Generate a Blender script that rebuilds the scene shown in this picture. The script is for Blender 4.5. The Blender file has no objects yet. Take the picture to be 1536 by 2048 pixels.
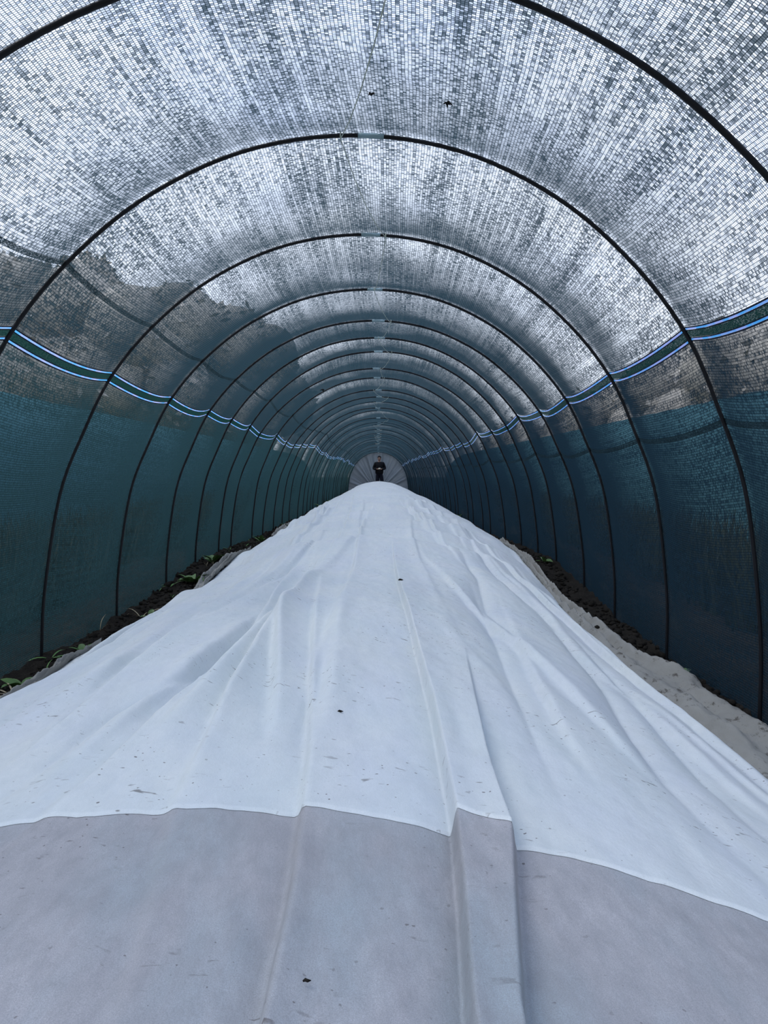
import bpy, math, random
import numpy as np
from mathutils import Vector, Matrix

random.seed(7)
RNG = np.random.default_rng(7)
scene = bpy.context.scene
col = scene.collection

# ------------------------------------------------------------------ camera
CAM_H = 0.95
cam_d = bpy.data.cameras.new('camera')
cam = bpy.data.objects.new('camera', cam_d)
col.objects.link(cam)
cam_d.sensor_fit = 'VERTICAL'
cam_d.sensor_height = 36.0
cam_d.lens = 36.0 * 1500.0 / 2048.0
cam_d.clip_start = 0.02
cam_d.clip_end = 500
cam.location = (0, 0, CAM_H)
cam.rotation_euler = (math.radians(90 - 3.015), 0, math.radians(-0.42))
scene.camera = cam

# ------------------------------------------------------------------ sky, sun, exposure
world = bpy.data.worlds.new('sky')
scene.world = world
world.use_nodes = True
wn = world.node_tree.nodes
wl = world.node_tree.links
wn.clear()
w_out = wn.new('ShaderNodeOutputWorld')
w_bg = wn.new('ShaderNodeBackground')
w_tc = wn.new('ShaderNodeTexCoord')
w_sep = wn.new('ShaderNodeSeparateXYZ')
w_ramp = wn.new('ShaderNodeValToRGB')
w_ramp.color_ramp.elements[0].position = 0.0
w_ramp.color_ramp.elements[0].color = (1.08, 1.16, 1.27, 1)
w_ramp.color_ramp.elements[1].position = 0.9
w_ramp.color_ramp.elements[1].color = (0.38, 0.58, 1.10, 1)
w_map = wn.new('ShaderNodeMapping')
w_map.inputs['Scale'].default_value = (1.0, 1.0, 2.2)
w_noise = wn.new('ShaderNodeTexNoise')
w_noise.inputs['Scale'].default_value = 2.6
w_noise.inputs['Detail'].default_value = 5
w_noise.inputs['Roughness'].default_value = 0.55
w_cr = wn.new('ShaderNodeValToRGB')
w_cr.color_ramp.elements[0].position = 0.40
w_cr.color_ramp.elements[1].position = 0.68
w_mix = wn.new('ShaderNodeMixRGB')
w_mix.inputs['Color2'].default_value = (0.84, 0.93, 1.08, 1)
wl.new(w_tc.outputs['Generated'], w_sep.inputs[0])
wl.new(w_sep.outputs['Z'], w_ramp.inputs['Fac'])
wl.new(w_tc.outputs['Generated'], w_map.inputs['Vector'])
wl.new(w_map.outputs[0], w_noise.inputs['Vector'])
wl.new(w_noise.outputs['Fac'], w_cr.inputs['Fac'])
wl.new(w_cr.outputs['Color'], w_mix.inputs['Fac'])
wl.new(w_ramp.outputs['Color'], w_mix.inputs['Color1'])
wl.new(w_mix.outputs['Color'], w_bg.inputs['Color'])
w_bg.inputs['Strength'].default_value = 1.1
wl.new(w_bg.outputs[0], w_out.inputs[0])

sun_d = bpy.data.lights.new('sun', 'SUN')
sun_d.energy = 1.75
sun_d.angle = math.radians(32)
sun_d.color = (1.0, 0.99, 0.95)
sun = bpy.data.objects.new('sun', sun_d)
col.objects.link(sun)
sun.location = (-6, -3, 12)
sun.rotation_euler = Vector((0.55, 0.12, -1.0)).to_track_quat('-Z', 'Y').to_euler()

scene.view_settings.view_transform = 'Standard'
scene.view_settings.look = 'None'
scene.view_settings.gamma = 1.0
scene.view_settings.use_curve_mapping = False
scene.view_settings.exposure = 0.60

# ------------------------------------------------------------------ helpers
def tag(o, label=None, cat=None, group=None, kind=None):
    if label: o['label'] = label
    if cat: o['category'] = cat
    if group: o['group'] = group
    if kind: o['kind'] = kind
    return o

def empty(name, loc=(0, 0, 0), rz=0.0):
    o = bpy.data.objects.new(name, None)
    o.empty_display_size = 0.1
    o.location = loc
    o.rotation_euler = (0, 0, rz)
    col.objects.link(o)
    return o

def mesh_obj(name, verts, faces, mat=None, parent=None, smooth=True, uv=None):
    me = bpy.data.meshes.new(name)
    verts = np.asarray(verts, dtype=np.float32).reshape(-1, 3)
    if isinstance(faces, np.ndarray):
        n, k = faces.shape
        me.vertices.add(len(verts))
        me.vertices.foreach_set('co', verts.ravel())
        me.loops.add(n * k)
        me.loops.foreach_set('vertex_index', faces.astype(np.int32).ravel())
        me.polygons.add(n)
        me.polygons.foreach_set('loop_start', np.arange(0, n * k, k, dtype=np.int32))
        me.update(calc_edges=True)
    else:
        me.from_pydata([tuple(v) for v in verts], [], faces)
    if smooth:
        me.polygons.foreach_set('use_smooth', np.ones(len(me.polygons), dtype=bool))
    if uv is not None:
        lay = me.uv_layers.new(name='UVMap')
        idx = np.empty(len(me.loops), dtype=np.int32)
        me.loops.foreach_get('vertex_index', idx)
        lay.data.foreach_set('uv', np.asarray(uv, dtype=np.float32)[idx].ravel())
    me.validate()
    if mat: me.materials.append(mat)
    o = bpy.data.objects.new(name, me)
    col.objects.link(o)
    if parent: o.parent = parent
    return o

def grid_faces(nu, nv):
    i = np.arange(nu * nv).reshape(nu, nv)
    return np.stack([i[:-1, :-1], i[1:, :-1], i[1:, 1:], i[:-1, 1:]], -1).reshape(-1, 4)

def tube_geo(path, r, sides=8, caps=True):
    P = [Vector(p) for p in path]
    rr = r if hasattr(r, '__len__') else [r] * len(P)
    V, Fc = [], []
    ref = None
    for i, p in enumerate(P):
        t = (P[min(i + 1, len(P) - 1)] - P[max(i - 1, 0)]).normalized()
        if ref is None:
            ref = t.orthogonal().normalized()
        ref = (ref - t * ref.dot(t)).normalized()
        b = t.cross(ref)
        for k in range(sides):
            a = 2 * math.pi * k / sides
            V.append(p + (ref * math.cos(a) + b * math.sin(a)) * rr[i])
    for i in range(len(P) - 1):
        for k in range(sides):
            a = i * sides + k; b2 = i * sides + (k + 1) % sides
            Fc.append((a, b2, b2 + sides, a + sides))
    if caps:
        Fc.append(tuple(range(sides - 1, -1, -1)))
        Fc.append(tuple((len(P) - 1) * sides + k for k in range(sides)))
    return V, Fc

def tube(name, path, r, mat, parent=None, sides=8):
    V, Fc = tube_geo(path, r, sides)
    return mesh_obj(name, V, Fc, mat, parent)

_tab = RNG.random((256, 256))
def vnoise(x, y):
    x = np.asarray(x, float); y = np.asarray(y, float)
    xi = np.floor(x).astype(int); yi = np.floor(y).astype(int)
    fx = x - xi; fy = y - yi
    fx = fx * fx * (3 - 2 * fx); fy = fy * fy * (3 - 2 * fy)
    g = lambda a, b: _tab[a & 255, b & 255]
    return ((g(xi, yi) * (1 - fx) + g(xi + 1, yi) * fx) * (1 - fy) +
            (g(xi, yi + 1) * (1 - fx) + g(xi + 1, yi + 1) * fx) * fy) * 2 - 1
def fbm(x, y, o=4):
    s = 0; a = 1.0
    for k in range(o):
        s = s + a * vnoise(x * 2 ** k + 17.3 * k, y * 2 ** k + 5.1 * k); a *= 0.5
    return s
def sstep(a, b, x):
    t = np.clip((x - a) / (b - a), 0, 1)
    return t * t * (3 - 2 * t)

class NT:
    """tiny node-graph helper"""
    def __init__(s, name):
        s.m = bpy.data.materials.new(name); s.m.use_nodes = True
        s.t = s.m.node_tree; s.t.nodes.clear()
        s.out = s.t.nodes.new('ShaderNodeOutputMaterial')
    def n(s, typ, **kw):
        nd = s.t.nodes.new(typ)
        for k, v in kw.items(): setattr(nd, k, v)
        return nd
    def l(s, a, b): s.t.links.new(a, b)
    def _in(s, sock, v):
        if hasattr(v, 'links'): s.l(v, sock)
        else: sock.default_value = v
    def math(s, op, a, b=0.0, c=0.0, clamp=False):
        nd = s.n('ShaderNodeMath', operation=op); nd.use_clamp = clamp
        for i, v in enumerate((a, b, c)): s._in(nd.inputs[i], v)
        return nd.outputs[0]
    def maprange(s, v, a, b, c, d, smooth=False):
        nd = s.n('ShaderNodeMapRange')
        if smooth: nd.interpolation_type = 'SMOOTHSTEP'
        s._in(nd.inputs[0], v)
        for i, x in enumerate((a, b, c, d)): nd.inputs[i + 1].default_value = x
        return nd.outputs[0]
    def noise(s, vec, scale, detail=3, rough=0.5, dist=0.0):
        nd = s.n('ShaderNodeTexNoise')
        s._in(nd.inputs['Vector'], vec)
        nd.inputs['Scale'].default_value = scale; nd.inputs['Detail'].default_value = detail
        nd.inputs['Roughness'].default_value = rough; nd.inputs['Distortion'].default_value = dist
        return nd.outputs['Fac']
    def mapping(s, vec, scale=(1, 1, 1), loc=(0, 0, 0)):
        nd = s.n('ShaderNodeMapping')
        s.l(vec, nd.inputs['Vector'])
        nd.inputs['Scale'].default_value = scale; nd.inputs['Location'].default_value = loc
        return nd.outputs[0]
    def mixc(s, f, a, b):
        nd = s.n('ShaderNodeMixRGB')
        s._in(nd.inputs['Fac'], f); s._in(nd.inputs['Color1'], a); s._in(nd.inputs['Color2'], b)
        return nd.outputs[0]
    def mixs(s, f, a, b):
        nd = s.n('ShaderNodeMixShader')
        s._in(nd.inputs[0], f); s.l(a, nd.inputs[1]); s.l(b, nd.inputs[2])
        return nd.outputs[0]
    def bump(s, h, strength, dist):
        nd = s.n('ShaderNodeBump')
        nd.inputs['Strength'].default_value = strength; nd.inputs['Distance'].default_value = dist
        s.l(h, nd.inputs['Height'])
        return nd.outputs[0]
    def diff(s, c, normal=None):
        nd = s.n('ShaderNodeBsdfDiffuse'); s._in(nd.inputs['Color'], c)
        if normal: s.l(normal, nd.inputs['Normal'])
        return nd.outputs[0]
    def transl(s, c):
        nd = s.n('ShaderNodeBsdfTranslucent'); s._in(nd.inputs['Color'], c)
        return nd.outputs[0]
    def transp(s):
        return s.n('ShaderNodeBsdfTransparent').outputs[0]
    def done(s, sh):
        s.l(sh, s.out.inputs['Surface']); return s.m

def C4(r, g, b): return (r, g, b, 1.0)

def plain(name, c, rough=0.6, spec=0.3, metallic=0.0, var=0.15, scale=20):
    g = NT(name)
    p = g.n('ShaderNodeBsdfPrincipled')
    geo = g.n('ShaderNodeNewGeometry')
    f = g.noise(geo.outputs['Position'], scale, 4)
    lo = C4(*[x * (1 - var) for x in c]); hi = C4(*[min(1, x * (1 + var)) for x in c])
    g.l(g.mixc(f, lo, hi), p.inputs['Base Color'])
    p.inputs['Roughness'].default_value = rough
    p.inputs['Specular IOR Level'].default_value = spec
    p.inputs['Metallic'].default_value = metallic
    return g.done(p.outputs[0])

def net_material(name, tape, glow, t_gain):
    """knitted shade netting: stitched lines along the roll, flat tapes between, open cells"""
    g = NT(name)
    uvn = g.n('ShaderNodeUVMap'); uvn.uv_map = 'UVMap'
    sp = g.n('ShaderNodeSeparateXYZ'); g.l(uvn.outputs[0], sp.inputs[0])
    u, v = sp.outputs[0], sp.outputs[1]
    wob = g.noise(g.mapping(uvn.outputs[0], (3.0, 5.0, 1)), 1.0, 2)
    us = g.math('ADD', g.math('DIVIDE', u, 0.0098), g.math('MULTIPLY', wob, 0.9))
    colid = g.math('FLOOR', us)
    wc = g.n('ShaderNodeTexWhiteNoise', noise_dimensions='1D'); g.l(colid, wc.inputs['W'])
    rc = wc.outputs['Value']
    vs = g.math('ADD', g.math('DIVIDE', v, 0.0068), g.math('MULTIPLY', rc, 7.0))
    rowid = g.math('FLOOR', vs)
    cv = g.n('ShaderNodeCombineXYZ'); g.l(colid, cv.inputs[0]); g.l(rowid, cv.inputs[1])
    wn2 = g.n('ShaderNodeTexWhiteNoise', noise_dimensions='2D'); g.l(cv.outputs[0], wn2.inputs['Vector'])
    rcell = wn2.outputs['Value']
    fu = g.math('FRACT', us); fv = g.math('FRACT', vs)
    line = g.maprange(g.math('ABSOLUTE', g.math('SUBTRACT', fu, 0.5)), 0.39, 0.46, 1.0, 0.0)
    rung = g.maprange(g.math('ABSOLUTE', g.math('SUBTRACT', fv, 0.5)), 0.22, 0.46, 1.0, 0.1)
    hole = g.math('MULTIPLY', line, rung)
    # tape density: broad streaks along the roll plus blotches
    big = g.noise(g.mapping(uvn.outputs[0], (5.5, 0.9, 1)), 1.0, 3, 0.6)
    mid = g.noise(g.mapping(uvn.outputs[0], (46.0, 4.0, 1)), 1.0, 3, 0.6)
    den = g.math('ADD', g.maprange(big, 0.3, 0.7, -0.22, 0.22), g.maprange(mid, 0.3, 0.7, -0.14, 0.14))
    den = g.math('ADD', den, g.maprange(rc, 0, 1, -0.15, 0.15))
    op = g.math('ADD', g.math('MULTIPLY', rcell, 0.74), den)
    op = g.maprange(op, -0.20, 0.86, 0.07, 0.97, True)
    T = g.math('MULTIPLY', hole, op)
    # thick knit: looked through at a slant the tapes close up
    geo = g.n('ShaderNodeNewGeometry')
    dp = g.n('ShaderNodeVectorMath', operation='DOT_PRODUCT')
    g.l(geo.outputs['Normal'], dp.inputs[0]); g.l(geo.outputs['Incoming'], dp.inputs[1])
    cth = g.math('ABSOLUTE', dp.outputs['Value'])
    slant = g.maprange(cth, 0.14, 0.53, 0.02, 1.0, True)
    T = g.math('MULTIPLY', g.math('MULTIPLY', T, slant), t_gain, clamp=True)
    # tape colour with dried soil splashes near the ground
    pz = g.n('ShaderNodeSeparateXYZ'); g.l(geo.outputs['Position'], pz.inputs[0])
    sp1 = g.noise(g.mapping(geo.outputs['Position'], (1, 0.8, 2.5)), 2.2, 5, 0.7)
    spl = g.math('MULTIPLY', g.maprange(sp1, 0.53, 0.72, 0, 1), g.maprange(pz.outputs[2], 0.15, 0.75, 0.55, 0.0))
    stripe = g.maprange(g.math('ABSOLUTE', g.math('SUBTRACT', fu, 0.5)), 0.3, 0.46, 1.0, 0.25)
    tc = g.mixc(stripe, C4(*[x * 0.35 for x in tape]), C4(*tape))
    tc = g.mixc(spl, tc, C4(0.10, 0.095, 0.08))
    gc = g.mixc(stripe, C4(*[x * 0.3 for x in glow]), C4(*glow))
    body = g.mixs(0.5, g.diff(tc), g.transl(gc))
    return g.done(g.mixs(T, body, g.transp()))

M_net = net_material('shade_net_green', (0.032, 0.060, 0.073), (0.025, 0.051, 0.063), 1.05)
M_net_left = net_material('shade_net_left', (0.029, 0.066, 0.073), (0.025, 0.060, 0.067), 1.0)
M_net_right = net_material('shade_net_right', (0.024, 0.046, 0.062), (0.018, 0.040, 0.054), 0.98)
def outer_net():
    g = NT('neighbour_net')
    geo = g.n('ShaderNodeNewGeometry')
    f = g.noise(g.mapping(geo.outputs['Position'], (1, 0.5, 1)), 1.5, 3)
    c = g.mixc(f, C4(0.05, 0.12, 0.14), C4(0.08, 0.17, 0.19))
    return g.done(g.mixs(0.4, g.diff(c), g.transl(c)))
M_neigh = outer_net()

def band_light():
    g = NT('pale_blue_tape')
    geo = g.n('ShaderNodeNewGeometry')
    f = g.noise(g.mapping(geo.outputs['Position'], (1, 3, 1)), 6.0, 2)
    c = g.mixc(g.maprange(f, 0.4, 0.62, 0, 1), C4(0.10, 0.40, 0.74), C4(0.40, 0.44, 0.74))
    s = g.mixs(0.72, g.diff(c), g.transl(c))
    return g.done(s)
M_blue = band_light()
def seam_net(name, c, t):
    g = NT(name)
    uvn = g.n('ShaderNodeUVMap'); uvn.uv_map = 'UVMap'
    f = g.noise(g.mapping(uvn.outputs[0], (320, 90, 1)), 1.0, 2)
    cc = g.mixc(f, C4(*[x * .5 for x in c]), C4(*[x * 1.4 for x in c]))
    b = g.mixs(0.5, g.diff(cc), g.transl(cc))
    return g.done(g.mixs(g.maprange(f, .45, .75, 0, t), b, g.transp()))
M_bandgreen = seam_net('selvedge_green', (0.013, 0.05, 0.042), 0.08)
M_seam = seam_net('overlap_strip', (0.04, 0.07, 0.08), 0.6)
M_thread = plain('selvedge_thread', (0.008, 0.012, 0.03), 0.8)
M_pipe = plain('black_pipe', (0.006, 0.006, 0.008), 0.5, 0.25)
M_sleeve = plain('grey_sleeve', (0.30, 0.42, 0.45), 0.45, 0.4)
M_string = plain('pale_string', (0.62, 0.66, 0.56), 0.8)
M_dark = plain('dark_scrap', (0.012, 0.012, 0.012), 0.9)

def soil_mat():
    g = NT('dark_soil')
    geo = g.n('ShaderNodeNewGeometry'); P = geo.outputs['Position']
    f1 = g.noise(P, 9, 6, 0.65); f2 = g.noise(P, 70, 4, 0.7)
    c = g.mixc(f1, C4(0.012, 0.011, 0.010), C4(0.046, 0.042, 0.037))
    c = g.mixc(g.maprange(f2, 0.6, 0.75, 0, 0.5), c, C4(0.10, 0.095, 0.085))
    return g.done(g.diff(c, g.bump(f2, 0.8, 0.02)))
M_soil = soil_mat()
def grass_ground():
    g = NT('meadow')
    geo = g.n('ShaderNodeNewGeometry'); P = geo.outputs['Position']
    f = g.noise(P, 0.35, 5, 0.6)
    c = g.mixc(f, C4(0.05, 0.07, 0.03), C4(0.26, 0.21, 0.12))
    return g.done(g.diff(c))
M_meadow = grass_ground()

def fleece(name, a, b, warm, grain, dirt_amt):
    g = NT(name)
    geo = g.n('ShaderNodeNewGeometry'); P = geo.outputs['Position']
    f1 = g.noise(g.mapping(P, (1.2, 0.55, 1.2)), 5.0, 5, 0.62)
    f2 = g.noise(g.mapping(P, (2.2, 1.0, 1)), 24.0, 4, 0.7)
    f3 = g.noise(P, 900.0, 2, 0.6)
    f4 = g.noise(g.mapping(P, (2.2, 0.7, 1)), 3.1, 4, 0.6)
    c = g.mixc(g.maprange(f1, 0.3, 0.7, 0, 1), C4(*a), C4(*b))
    c = g.mixc(g.math('MULTIPLY', g.maprange(f4, 0.42, 0.66, 0, 1), warm[3]), c, C4(*warm[:3]))
    c = g.mixc(g.maprange(f2, 0.35, 0.75, 0.0, grain), c, C4(*[x * 0.78 for x in a]))
    c = g.mixc(g.maprange(f3, 0.35, 0.65, 0.0, grain), c, C4(*[x * 0.72 for x in a]))
    # specks and short scuffs of dried soil
    d1 = g.noise(g.mapping(P, (34, 78, 40)), 1.0, 2, 0.5, 0.6)
    d2 = g.noise(g.mapping(P, (4, 2.2, 4)), 1.0, 2)
    d3 = g.noise(P, 120.0, 1)
    sm = g.math('MULTIPLY', g.maprange(d1, 0.665, 0.73, 0, 0.75), g.maprange(d2, 0.46, 0.62, 0, 1))
    dk = g.math('MULTIPLY', g.maprange(d3, 0.735, 0.77, 0, 0.9), g.maprange(d2, 0.40, 0.60, 0.1, 1))
    c = g.mixc(g.math('MULTIPLY', g.math('MAXIMUM', sm, dk), dirt_amt), c, C4(0.13, 0.11, 0.10))
    # muddy towards the ground
    pz = g.n('ShaderNodeSeparateXYZ'); g.l(P, pz.inputs[0])
    m1 = g.noise(g.mapping(P, (1, 1, 2)), 11.0, 5, 0.7)
    mud = g.math('MULTIPLY', g.maprange(m1, 0.48, 0.68, 0, 0.8), g.maprange(pz.outputs[2], 0.08, 0.24, 1, 0))
    c = g.mixc(mud, c, C4(0.30, 0.27, 0.23))
    nrm = g.bump(f2, 0.25, 0.006)
    return g.done(g.mixs(0.12, g.diff(c, nrm), g.transl(c)))
M_fleece = fleece('white_fleece', (0.79, 0.85, 0.865), (0.89, 0.91, 0.89), (0.79, 0.81, 0.90, 0.4), 0.28, 0.9)
M_fleece1 = fleece('thin_fleece', (0.48, 0.475, 0.495), (0.68, 0.655, 0.67), (0.49, 0.57, 0.61, 0.85), 0.6, 0.9)
def hem_mat():
    g = NT('muddy_fleece')
    geo = g.n('ShaderNodeNewGeometry'); P = geo.outputs['Position']
    f1 = g.noise(P, 6, 5, 0.6); f2 = g.noise(g.mapping(P, (2, 1, 2)), 13, 5, 0.72)
    c = g.mixc(f1, C4(0.24, 0.235, 0.215), C4(0.38, 0.375, 0.35))
    c = g.mixc(g.maprange(f2, 0.57, 0.66, 0, 0.85), c, C4(0.09, 0.08, 0.07))
    return g.done(g.diff(c, g.bump(f2, 0.5, 0.01)))
M_hem = hem_mat()
M_leaf = plain('weed_leaf', (0.09, 0.17, 0.05), 0.5, 0.4, var=0.4, scale=30)
M_blade = plain('grass_blade', (0.10, 0.22, 0.06), 0.5, 0.3, var=0.3, scale=12)
M_straw = plain('dry_straw', (0.40, 0.34, 0.23), 0.8, 0.2, var=0.3, scale=40)
M_treeleaf = plain('autumn_foliage', (0.36, 0.33, 0.285), 0.8, 0.2, var=0.3, scale=0.5)
M_bark = plain('bark', (0.06, 0.05, 0.04), 0.9, 0.1)

# ------------------------------------------------------------------ the tunnel's shape
def G(d):
    return np.interp(d, [3.5, 4.5, 5.35, 6.2, 8, 10, 13, 20, 40], [.05, .08, .14, .21, .18, .14, .12, .09, .05])

HALF = [(1.515, -0.12), (1.513, 0.1), (1.497, 0.4), (1.425, 0.85), (1.31, 1.15), (1.185, 1.40), (0.985, 1.64), (0.715, 1.855), (0.375, 2.008), (0.0, 2.06)]
def catmull(P, n):
    P = np.asarray(P, float); Q = np.vstack([2 * P[0] - P[1], P, 2 * P[-1] - P[-2]])
    out = []
    for i in range(len(P) - 1):
        p0, p1, p2, p3 = Q[i:i + 4]
        for t in np.linspace(0, 1, n, endpoint=False):
            out.append(0.5 * (2 * p1 + (p2 - p0) * t + (2 * p0 - 5 * p1 + 4 * p2 - p3) * t * t + (3 * p1 - p0 - 3 * p2 + p3) * t ** 3))
    out.append(P[-1])
    return np.array(out)
_full = [(-x, z) for x, z in HALF] + [(x, z) for x, z in HALF[-2::-1]]
_dense = catmull(_full, 14)
_seg = np.r_[0, np.cumsum(np.linalg.norm(np.diff(_dense, axis=0), axis=1))]
ARC = _seg[-1]
def prof(s):
    """generic arch section at arc length s from the left foot"""
    return np.interp(s, _seg, _dense[:, 0]), np.interp(s, _seg, _dense[:, 1])
def arc_of(x_sign, z):
    k = len(_dense) // 2
    if x_sign < 0: return float(np.interp(z, _dense[:k + 1, 1], _seg[:k + 1]))
    return float(np.interp(-z, -_dense[k:, 1], _seg[k:]))

HOOP_Y = [1.719, 2.642, 3.566, 4.487, 5.351, 6.2, 6.9, 7.8, 8.75, 9.65, 10.7, 11.8, 12.7, 13.65, 14.65, 15.6]
while HOOP_Y[-1] < 36.4: HOOP_Y.append(HOOP_Y[-1] + 0.95 + random.uniform(-0.06, 0.06))
NH = len(HOOP_Y)
_ct = [-0.135, -0.085, -0.065, -0.05, -0.03, -0.02, 0.0]
_cb = [-0.15, -0.135, -0.115, -0.075, -0.02, -0.02, 0.0]
HP = []
for i in range(NH):
    ct = _ct[i] if i < len(_ct) else random.uniform(-0.025, 0.025)
    cb = _cb[i] if i < len(_cb) else random.uniform(-0.03, 0.03)
    h = [1.012, 1.028, 1.005, 0.99, 0.985, 1.0, 1.0][i] if i < 7 else random.uniform(0.975, 1.01)
    w = 1.0 if i < 6 else random.uniform(0.97, 1.02)
    if HOOP_Y[i] > 28: h *= np.interp(HOOP_Y[i], [28, 36.5], [1.0, 0.955])
    HP.append((ct, cb, h, w))
HP = np.array(HP)
Y0 = -0.7
ky = np.r_[Y0, HOOP_Y]; kp = np.vstack([HP[:1], HP])
def section(s, y):
    """world x,z of the cover at arc length s and depth y (arrays broadcast), before sag"""
    px, pz = prof(s)
    ct, cb, h, w = [np.interp(y, ky, kp[:, k]) for k in range(4)]
    f = np.clip(pz / 2.06, 0, 1)
    return px * w + cb + (ct - cb) * f, pz * h
def sag(y, amp):
    hy = np.r_[-0.15, 0.8, HOOP_Y]
    y = np.asarray(y)
    i = np.clip(np.searchsorted(hy, y, side='right') - 1, 0, len(hy) - 2)
    t = np.clip((y - hy[i]) / (hy[i + 1] - hy[i]), 0, 1)
    return amp * 4 * t * (1 - t)

sbL, sbR = arc_of(-1, 1.395), arc_of(1, 1.395)
_sr = random.Random(4)
_shk = np.array([Y0, 0.8] + HOOP_Y)
_shL = np.array([0, 0] + [0, 0, 0, 0, .005, -.02] + [_sr.uniform(-.05, .05) for _ in range(NH - 6)])
_shR = np.array([0, 0] + [0, 0, 0, 0, .0, -.015] + [_sr.uniform(-.05, .05) for _ in range(NH - 6)])
_dip = np.array([0.02, 0.02] + [.035, .03, .02, .035, .01, .015] + [_sr.uniform(.0, .04) for _ in range(NH - 6)])
def drift(S, Y):
    """the rolls of netting hang a little lower or higher from bay to bay"""
    i = np.clip(np.searchsorted(_shk, Y, side='right') - 1, 0, len(_shk) - 1)
    t = (Y - _shk[i]) / np.where(i < len(_shk) - 1, _shk[np.minimum(i + 1, len(_shk) - 1)] - _shk[i] + 1e-9, 1)
    dip = _dip[i] * 2 * np.clip(t * (1 - t), 0, 1)
    hatL = np.interp(S, [0, sbL, ARC / 2], [0, 1, 0]); hatR = np.interp(S, [ARC / 2, sbR, ARC], [0, 1, 0])
    return hatL * (np.interp(Y, _shk, _shL) - dip) + hatR * (np.interp(Y, _shk, _shR) + dip * .7)
ys = []
hyall = np.r_[Y0, 0.8, HOOP_Y]
for a, b in zip(hyall[:-1], hyall[1:]):
    n = 14 if b < 9 else (8 if b < 16 else 5)
    ys += list(np.linspace(a, b, n, endpoint=False))
ys += [HOOP_Y[-1], 37.0]
ys = np.array(ys)

def cover(name, s0, s1, mat, ns, parent=None, lift=0.0, amp=0.030, wave=0.0):
    S = np.linspace(s0, s1, ns)
    SS, YY = np.meshgrid(S, ys, indexing='ij')
    if wave:   # the lower edge hangs unevenly
        SS = SS + wave * fbm(YY * 1.3, YY * 0 + s0 * 10, 2) * np.linspace(1, 0, ns)[:, None] ** 3
    SA = SS + drift(SS, YY)
    x, z = section(SA, YY)
    x2, z2 = section(SA + 0.01, YY)
    tx, tz = x2 - x, z2 - z
    L = np.hypot(tx, tz); nx, nz = tz / L, -tx / L          # points inwards
    low = np.clip(z / 0.6, 0.15, 1)
    sg = sag(YY, amp) * low - lift
    sg = sg + 0.012 * fbm(SS * 2.2, YY * 1.7, 3) * sag(YY, 1.0)
    x = x + nx * sg; z = z + nz * sg - sag(YY, 0.02) * np.clip(1 - np.abs(nz), 0, 1) * low
    return mesh_obj(name, np.stack([x, YY, z], -1).reshape(-1, 3), grid_faces(ns, len(ys)), mat, parent,
                    uv=np.stack([SS, YY], -1).reshape(-1, 2))

def split_band(sc, top_dir, name):
    """selvedge band: green middle, pale tapes and dark threads on both sides"""
    b = cover(name, sc - 0.0135, sc + 0.0135, M_bandgreen, 4)
    for sgn in (-1, 1):
        cover('pale_tape', sc + sgn * 0.0170, sc + sgn * (0.0265 if sgn * sc > 0 and (sgn > 0) == (sc < ARC / 2) else 0.0240), M_blue, 3, b, -0.001)
        cover('edging_thread', sc + sgn * 0.0130, sc + sgn * 0.0170, M_thread, 2, b, -0.002)
        cover('edging_thread', sc + sgn * 0.0240, sc + sgn * 0.0290, M_thread, 2, b, -0.002)
    return tag(b, kind='structure')
tag(cover('wall_left', arc_of(-1, 0.03), sbL - 0.0285, M_net_left, 40, wave=0.03), kind='structure')
tag(cover('wall_right', arc_of(1, 0.03), sbR + 0.0285, M_net_right, 40, wave=0.03), kind='structure')
ceil = tag(cover('ceiling', sbL + 0.0285, sbR - 0.0285, M_net, 80), kind='structure')
split_band(sbL, 1, 'trim_1')
split_band(sbR, -1, 'trim_2')
s2 = arc_of(-1, 1.63)
cover('overlap_strip', s2 - 0.010, s2 + 0.010, M_seam, 3, ceil, -0.003)
s3 = arc_of(1, 1.10)
cover('overlap_strip', s3 - 0.012, s3 + 0.012, M_seam, 3, bpy.data.objects['wall_right'], -0.003)

# far end: a sheet gathered into radial pleats
def end_wall():
    nr, na = 26, 260
    y = 37.0
    th = np.linspace(0, math.pi, na)
    s = np.linspace(ARC - arc_of(1, 0.03) + arc_of(-1, 0.03), ARC, na)
    s = np.linspace(arc_of(-1, 0.03), arc_of(1, 0.03), na)
    ex, ez = section(s, np.full(na, y))
    cx, cz = -0.05, -0.05
    R = np.linspace(0.03, 1.0, nr)
    X = cx + (ex - cx)[None] * R[:, None]; Z = cz + (ez - cz)[None] * R[:, None]
    pl = np.sin(s * 9.0 + 1.5 * np.sin(s * 2.3)) + 0.5 * np.sin(s * 21 + 1.0)
    Y = y + 0.09 * pl[None] * (R * (1.15 - R) * 3)[:, None] + 0.55 * (1 - R)[:, None] * 0.3
    g = NT('grey_end_sheet')
    geo = g.n('ShaderNodeNewGeometry')
    f = g.noise(geo.outputs['Position'], 2.0, 4)
    c = g.mixc(f, C4(0.21, 0.245, 0.27), C4(0.31, 0.335, 0.355))
    m = g.done(g.mixs(0.45, g.diff(c), g.transl(c)))
    return tag(mesh_obj('wall_back', np.stack([X, Y, Z], -1).reshape(-1, 3), grid_faces(nr, na), m), kind='structure')
end_wall()

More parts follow.
